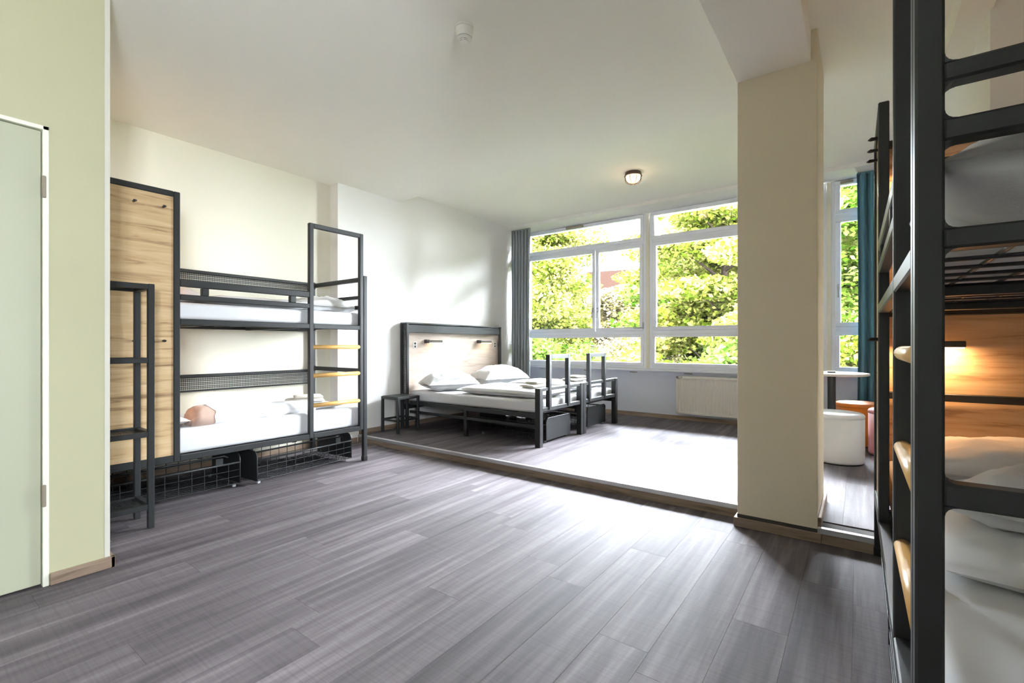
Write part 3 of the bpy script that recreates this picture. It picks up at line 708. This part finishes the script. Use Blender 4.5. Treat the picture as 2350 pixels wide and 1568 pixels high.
for (b0, b1, g0, g1) in beds:
    for y in (b0, b1-PT): box('foot_post', (FX0, FX1, y, y+PT, ZF, .665), M_METAL, t, bevel=.003)
    for z0, z1 in ((.632, .665), (.425, .468)): box('foot_rail', (FX0+.01, FX1-.01, b0+PT, b1-PT, z0, z1), M_METAL, t, bevel=.003)
    boxes('grab_frame', [(FX1-.045, FX1+.001, g0, g0+.045, .44, .998), (FX1-.045, FX1+.001, g1-.045, g1, .44, .998), (FX1-.045, FX1+.001, g0+.045, g1-.045, .955, .998)], M_METAL, t, bevel=.003)
    for y in (b0+.008, b1-.045): box('side_rail', (HX1, FX0, y, y+.036, .365, .412), M_METAL, t, bevel=.003)
    box('stretcher', (HX1, FX0, b0+.012, b0+.04, .265, .295), M_METAL, t, bevel=.003)
    boxes('leg', [(-3.54, -3.50, b0+.008, b0+.048, ZF, .37)], M_METAL, t, bevel=.003)
    boxes('leg', [(-3.54, -3.50, b1-.048, b1-.008, ZF, .37)], M_METAL, t, bevel=.003)
    for i in range(13): box('slat', (HX1+.05+i*.14, HX1+.11+i*.14, b0+.04, b1-.045, .385, .40), M_METAL, t)
    box('mattress', (HX1-.03, FX0-.004, b0+.03, b1-.02, .412, .535), M_SHEET, t, bevel=.03, seg=4, smooth=True)
place(tag(pillow('pillow', .66, .46, .25, M_DUVET, None, 21, wr=.018), 'white pillow nearest the bedside stool on the double bed', 'pillow', GP), (-4.12, 4.26, .531), R(64))
place(tag(pillow('pillow', .74, .50, .28, M_DUVET, None, 23, wr=.02), 'white pillow on the window side of the double bed', 'pillow', GP), (-4.10, 5.25, .531), R(72))
place(tag(slab('duvet', 1.12, .70, .105, M_DUVET, None, 25, 5, .008), 'white folded duvet on the near half of the double bed', 'duvet', GD), (-3.16, 4.33, .533), R(2))
place(tag(slab('duvet', 1.06, .62, .11, M_DUVET, None, 27, 5, .008), 'white folded duvet on the window half of the double bed', 'duvet', GD), (-3.18, 5.22, .533), R(-1))
towel_stack((-2.84, 4.28, .638), R(85), 'larger folded cream towel on the near half of the double bed', 'smaller folded cream towel on top on the near half of the double bed', .9)
towel_stack((-2.90, 5.27, .643), R(88), 'larger folded cream towel on the window half of the double bed', 'smaller folded cream towel on top on the window half of the double bed', .9)

# ------------------------------------------------------------------ seating corner behind the pillar
def pouf(label, mat, x, y, rr=.20, h=.43):
    p = thing('pouf', label, 'pouf', (x, y, ZF), 0, 'round poufs by the bistro table')
    b = .02
    lathe('seat_body', [(rr-.004, .012), (rr, .03), (rr, h-b-.02)], mat, p, 40)
    lathe('seat_cushion', [(rr+.001, h-b-.022), (rr+.002, h-b), (rr-.006, h-.008), (rr-.02, h-.001), (rr-.05, h+.004), (.01, h+.008)], mat, p, 40)
    lathe('base', [(rr-.012, 0), (rr-.012, .014)], M_BLACK, p, 32)
    return p
pouf('white round pouf standing next to the pillar', M_POUFW, -.157, 5.01)
pouf('orange round pouf behind the white pouf', M_POUFO, -.005, 5.98)
pouf('pink round pouf half hidden by the near bunk bed', M_POUFP, .268, 5.52)
t = thing('bistro_table', 'small round pale bistro table on a dark pedestal', 'table', (-.215, 5.55, ZF))
shade_auto(lathe('table_top', [(.02, .722), (.288, .722), (.30, .728), (.30, .742), (.295, .747), (.02, .747)], M_TABLE, t, 48))
shade_auto(lathe('pedestal', [(.034, .015), (.034, .722)], M_METAL, t, 20))
shade_auto(lathe('foot_plate', [(.19, 0), (.19, .008), (.18, .014), (.03, .02)], M_METAL, t, 36))
o = lathe('ashtray', [(.03, 0), (.034, .004), (.034, .014), (.03, .016), (.02, .012)], M_BLACK, None, 24); o.location = (-.215, 5.50, ZF+.7475)
tag(shade_auto(o), 'small flat black dish on the bistro table', 'dish')

# ------------------------------------------------------------------ ceiling fittings
t = thing('smoke_detector', 'white round smoke detector on the ceiling', 'smoke detector', (-1.762, 1.943, ZC1))
shade_auto(lathe('mount', [(.052, 0), (.052, -.012), (.046, -.014)], M_WHITEP, t, 36), 30)
shade_auto(lathe('housing', [(.050, -.014), (.050, -.024), (.047, -.05), (.043, -.062)], M_WHITEP, t, 36), 40)
for i, z in enumerate((-.064, -.071, -.078)):
    lathe('vent_ring', [(.041-.005*i, z-.001), (.041-.005*i, z-.0045)], M_WHITEP, t, 36)
lathe('sensor_core', [(.034, -.06), (.026, -.084)], M_BLACK, t, 24)
for k in range(6):
    a = k*math.pi/3
    box('rib', (.028*math.cos(a)-.003, .028*math.cos(a)+.003, .028*math.sin(a)-.003, .028*math.sin(a)+.003, -.086, -.06), M_WHITEP, t)
shade_auto(lathe('cap', [(.026, -.083), (.027, -.088), (.02, -.094), (.004, -.095)], M_WHITEP, t, 32), 40)
t = thing('ceiling_lamp', 'small round caged ceiling lamp glowing warm', 'lamp', (-2.007, 4.978, ZC2))
shade_auto(lathe('base', [(.085, 0), (.085, -.03), (.08, -.034)], M_COPPER, t, 32), 40)
lathe('globe', [(.076, -.03), (.078, -.055), (.07, -.085), (.05, -.105), (.02, -.114), (.004, -.115)], M_BULB, t, 32)
for k in range(4):
    a = k*math.pi/4
    pts = [(math.cos(a)*c_, math.sin(a)*c_, z) for c_, z in ((.092, -.02), (.094, -.06), (.085, -.095), (.06, -.118), (0, -.128), (-.06, -.118), (-.085, -.095), (-.094, -.06), (-.092, -.02))]
    tube('cage_wire', pts, .0028, M_COPPER, t, 6)
bm = bmesh.new(); add_tube(bm, [(math.cos(2*math.pi*k/32)*.094, math.sin(2*math.pi*k/32)*.094, -.04) for k in range(33)], .004, 6, False); bm_obj('cage_ring', bm, M_COPPER, t, True)
ld = bpy.data.lights.new('bulb', 'POINT'); ld.energy = .35; ld.color = (1, .72, .42); ld.shadow_soft_size = .07
lo = bpy.data.objects.new('bulb', ld); link(lo, t); lo.location = (0, 0, -.17)

# ------------------------------------------------------------------ garden and house outside
GZ = -3.2
struct(box('ground', (-90, 60, YW+.6, 10.2, GZ-.3, GZ), M_BOUNCE), 'unseen pale gravel yard added to bounce light onto the ceiling')  # out of view, added as a reflector that brightens the ceiling
struct(box('ground', (-90, 60, 10.2, 110, GZ-.3, GZ), paint('lawn_green', (.012, .022, .004), .9, .25, 0, 2)), 'lawn below the trees outside')
def leaves(name, mat, clumps, n, size, parent, seed, flat=.5):
    """clumps: (x, y, z, rx, ry, rz); four-cornered leaves scattered through the clumps"""
    g = np.random.default_rng(seed); cl = np.array(clumps); wt = cl[:, 3]*cl[:, 4]*cl[:, 5]
    idx = g.choice(len(cl), n, p=wt/wt.sum()); c = cl[idx]
    unit = lambda v: v/np.maximum(np.linalg.norm(v, axis=1, keepdims=True), 1e-6)
    d = unit(g.normal(size=(n, 3)))*(g.random((n, 1))**.45)
    p = c[:, :3] + d*c[:, 3:]
    a_ = unit(g.normal(size=(n, 3))*np.array([1, 1, flat]))
    nn = unit(g.normal(size=(n, 3))*np.array([.6, .6, .5]) + np.array([0, -.25, .6]))
    b_ = unit(np.cross(nn, a_)); s_ = size*g.uniform(.6, 1.35, (n, 1))
    v = np.stack([p-a_*s_*.5, p+b_*s_*.30-a_*s_*.05, p+a_*s_*.5, p-b_*s_*.30-a_*s_*.05], 1).reshape(-1, 3).astype(np.float32)
    me = bpy.data.meshes.new(name); me.vertices.add(4*n); me.vertices.foreach_set('co', v.ravel())
    me.loops.add(4*n); me.loops.foreach_set('vertex_index', np.arange(4*n, dtype=np.int32))
    me.polygons.add(n); me.polygons.foreach_set('loop_start', np.arange(0, 4*n, 4, dtype=np.int32)); me.update(calc_edges=True); me.validate()
    me.materials.append(mat)
    o = link(bpy.data.objects.new(name, me), parent); o['kind'] = 'stuff'
    return o
def tree(label, x, y, top, rad, mat, n, size, seed, zlow=-1.5, layered=False, name='tree', cat='tree', group='trees outside the windows'):
    rnd = random.Random(seed)
    t = thing(name, label, cat, (x, y, GZ), 0, group)
    H = top-GZ
    bm = bmesh.new(); cl = []
    add_tube(bm, [(0, 0, 0), (.05, .03, H*.35), (-.04, .05, H*.65), (.02, 0, H*.92)], [.05*rad+.05, .04*rad+.03, .025*rad+.02, .015], 8)
    nb = 22 if not layered else 30
    for i in range(nb):
        f = (i+.5)/nb; z = (zlow-GZ) + (H-(zlow-GZ))*f; a = i*2.4 + rnd.uniform(-.4, .4)
        pr = math.sin(math.pi*min(1, .18+.80*f))**.7 * rad; q = pr*rnd.uniform(.45, .95)
        ex, ey, ez = math.cos(a)*q, math.sin(a)*q, z + q*(.15 if layered else .35)
        add_tube(bm, [(0, 0, z-q*.25), (ex*.5, ey*.5, (z+ez)/2-.05), (ex, ey, ez)], [.028*rad*(1-f*.6)+.01, .02, .008], 5)
        for k in range(4):
            dx, dy = rnd.uniform(-.5, .5)*rad*.5, rnd.uniform(-.5, .5)*rad*.5
            c_ = rnd.uniform(.20, .34)*rad
            cl.append((ex*(1-.22*k)+dx*.7, ey*(1-.22*k)+dy*.7, ez + rnd.uniform(-.2, .25), c_, c_, c_*(.28 if layered else .8)))
    bm_obj('trunk', bm, M_BARK, t, True)
    leaves('foliage', mat, cl, n, size, t, seed)
    return t
def shrub(label, x, y, top, rad, mat, n, size, seed):
    rnd = random.Random(seed); t = thing('shrub', label, 'shrub', (x, y, GZ), 0, 'shrubs below the windows'); H = top-GZ
    bm = bmesh.new(); cl = []
    for i in range(9):
        a = i*2.4; q = rad*rnd.uniform(.2, .75); ex, ey, ez = math.cos(a)*q, math.sin(a)*q, H*rnd.uniform(.5, .95)
        add_tube(bm, [(0, 0, 0), (ex*.4, ey*.4, ez*.5), (ex, ey, ez)], [.05, .03, .01], 5)
        for k in range(3): cl.append((ex*(1-.2*k), ey*(1-.2*k), ez*(1-.28*k), rad*.42, rad*.42, H*.17))
    cl.append((0, 0, H*.6, rad*.8, rad*.7, H*.36))
    bm_obj('stems', bm, M_BARK, t, True)
    leaves('foliage', mat, cl, n, size, t, seed)
    return t
tree('tall yellow-green tree seen through the left window sash', -9.9, 14.6, 6.3, 3.0, M_LEAF_Y, 100000, .135, 11, -2.0)
tree('light yellow tree rising behind the grey curtain', -14.6, 18.5, 7.6, 3.4, M_LEAF_Y, 30000, .18, 12, -2.0)
tree('spreading tree with layered branches in the window left of the pillar', -2.9, 13.6, 5.6, 3.1, M_LEAF_Y, 95000, .135, 13, -1.5, True)
tree('green tree behind the layered tree', -5.2, 21.0, 6.2, 3.6, M_LEAF_G, 60000, .21, 14, -2.0)
tree('blossoming pale tree below the red roof', -9.4, 21.6, 3.3, 2.4, M_LEAF_O, 50000, .17, 15, -2.0)
tree('green tree seen right of the pillar', .3, 15.0, 6.0, 2.8, M_LEAF_G, 60000, .16, 16, -2.0)
tree('green tree far right outside the window', 5.2, 17.5, 6.4, 3.2, M_LEAF_G, 8000, .22, 17, -2.0)
tree('dense dark green tree far behind the tall yellow-green tree', -17.6, 28.0, 6.6, 4.2, M_LEAF_G, 40000, .32, 18, -2.5)
tree('dense yellow-green tree far behind the layered tree', -8.0, 29.0, 6.0, 4.2, M_LEAF_Y, 40000, .32, 19, -2.5)
tree('dense green tree far behind the gap beside the pillar', -1.5, 28.0, 6.0, 4.0, M_LEAF_G, 36000, .32, 20, -2.5)
for i, (x, y, tp_, rd, m_, l_) in enumerate(((-8.6, 12.4, 1.15, 1.5, M_LEAF_S, 'green shrub below the left end of the windows'), (-6.3, 12.2, .95, 1.4, M_LEAF_S, 'green shrub with rounded top below the left window'),
        (-4.3, 11.2, 1.2, 1.3, M_LEAF_Y, 'yellow-green shrub below the middle of the windows'), (-2.3, 11.0, 1.1, 1.3, M_LEAF_S, 'dense green shrub below the wide sash'),
        (-.2, 11.3, 1.4, 1.2, M_LEAF_Y, 'yellow-green shrub outside right of the pillar'), (-11.2, 14.0, 1.3, 1.8, M_LEAF_S, 'large green shrub outside behind the curtain'), (-6.6, 15.8, 1.5, 1.8, M_LEAF_O, 'pale pinkish shrub under the red-roofed house'))):
    shrub(l_, x, y, tp_, rd, m_, 28000, .14, 40+i)
h = thing('house', 'distant pale house with red tiled roof between the trees', 'house', (-19.5, 47, GZ), R(12))
box('walls', (-6, 6, -4, 4, 0, 9.6), M_RENDERW, h)
vs = [(-6.5, -4.6, 9.5), (6.5, -4.6, 9.5), (6.5, 4.6, 9.5), (-6.5, 4.6, 9.5), (-4.5, 0, 12.2), (4.5, 0, 12.2)]
mesh_obj('roof', vs, [(0, 1, 5, 4), (1, 2, 5), (2, 3, 4, 5), (3, 0, 4), (0, 3, 2, 1)], M_ROOF, h)
box('gutter', (-6.55, 6.55, -4.7, -4.5, 9.4, 9.55), M_HINGE, h)
for fl in range(3):
    for i in range(5):
        x = -4.8 + i*2.4; wd = box('window', (x-.5, x+.5, -4.04, -3.98, 1.3+fl*2.9, 2.9+fl*2.9), M_PVC, h); box('pane', (x-.42, x+.42, -4.06, -4.03, 1.38+fl*2.9, 2.82+fl*2.9), M_DARKWIN, wd)
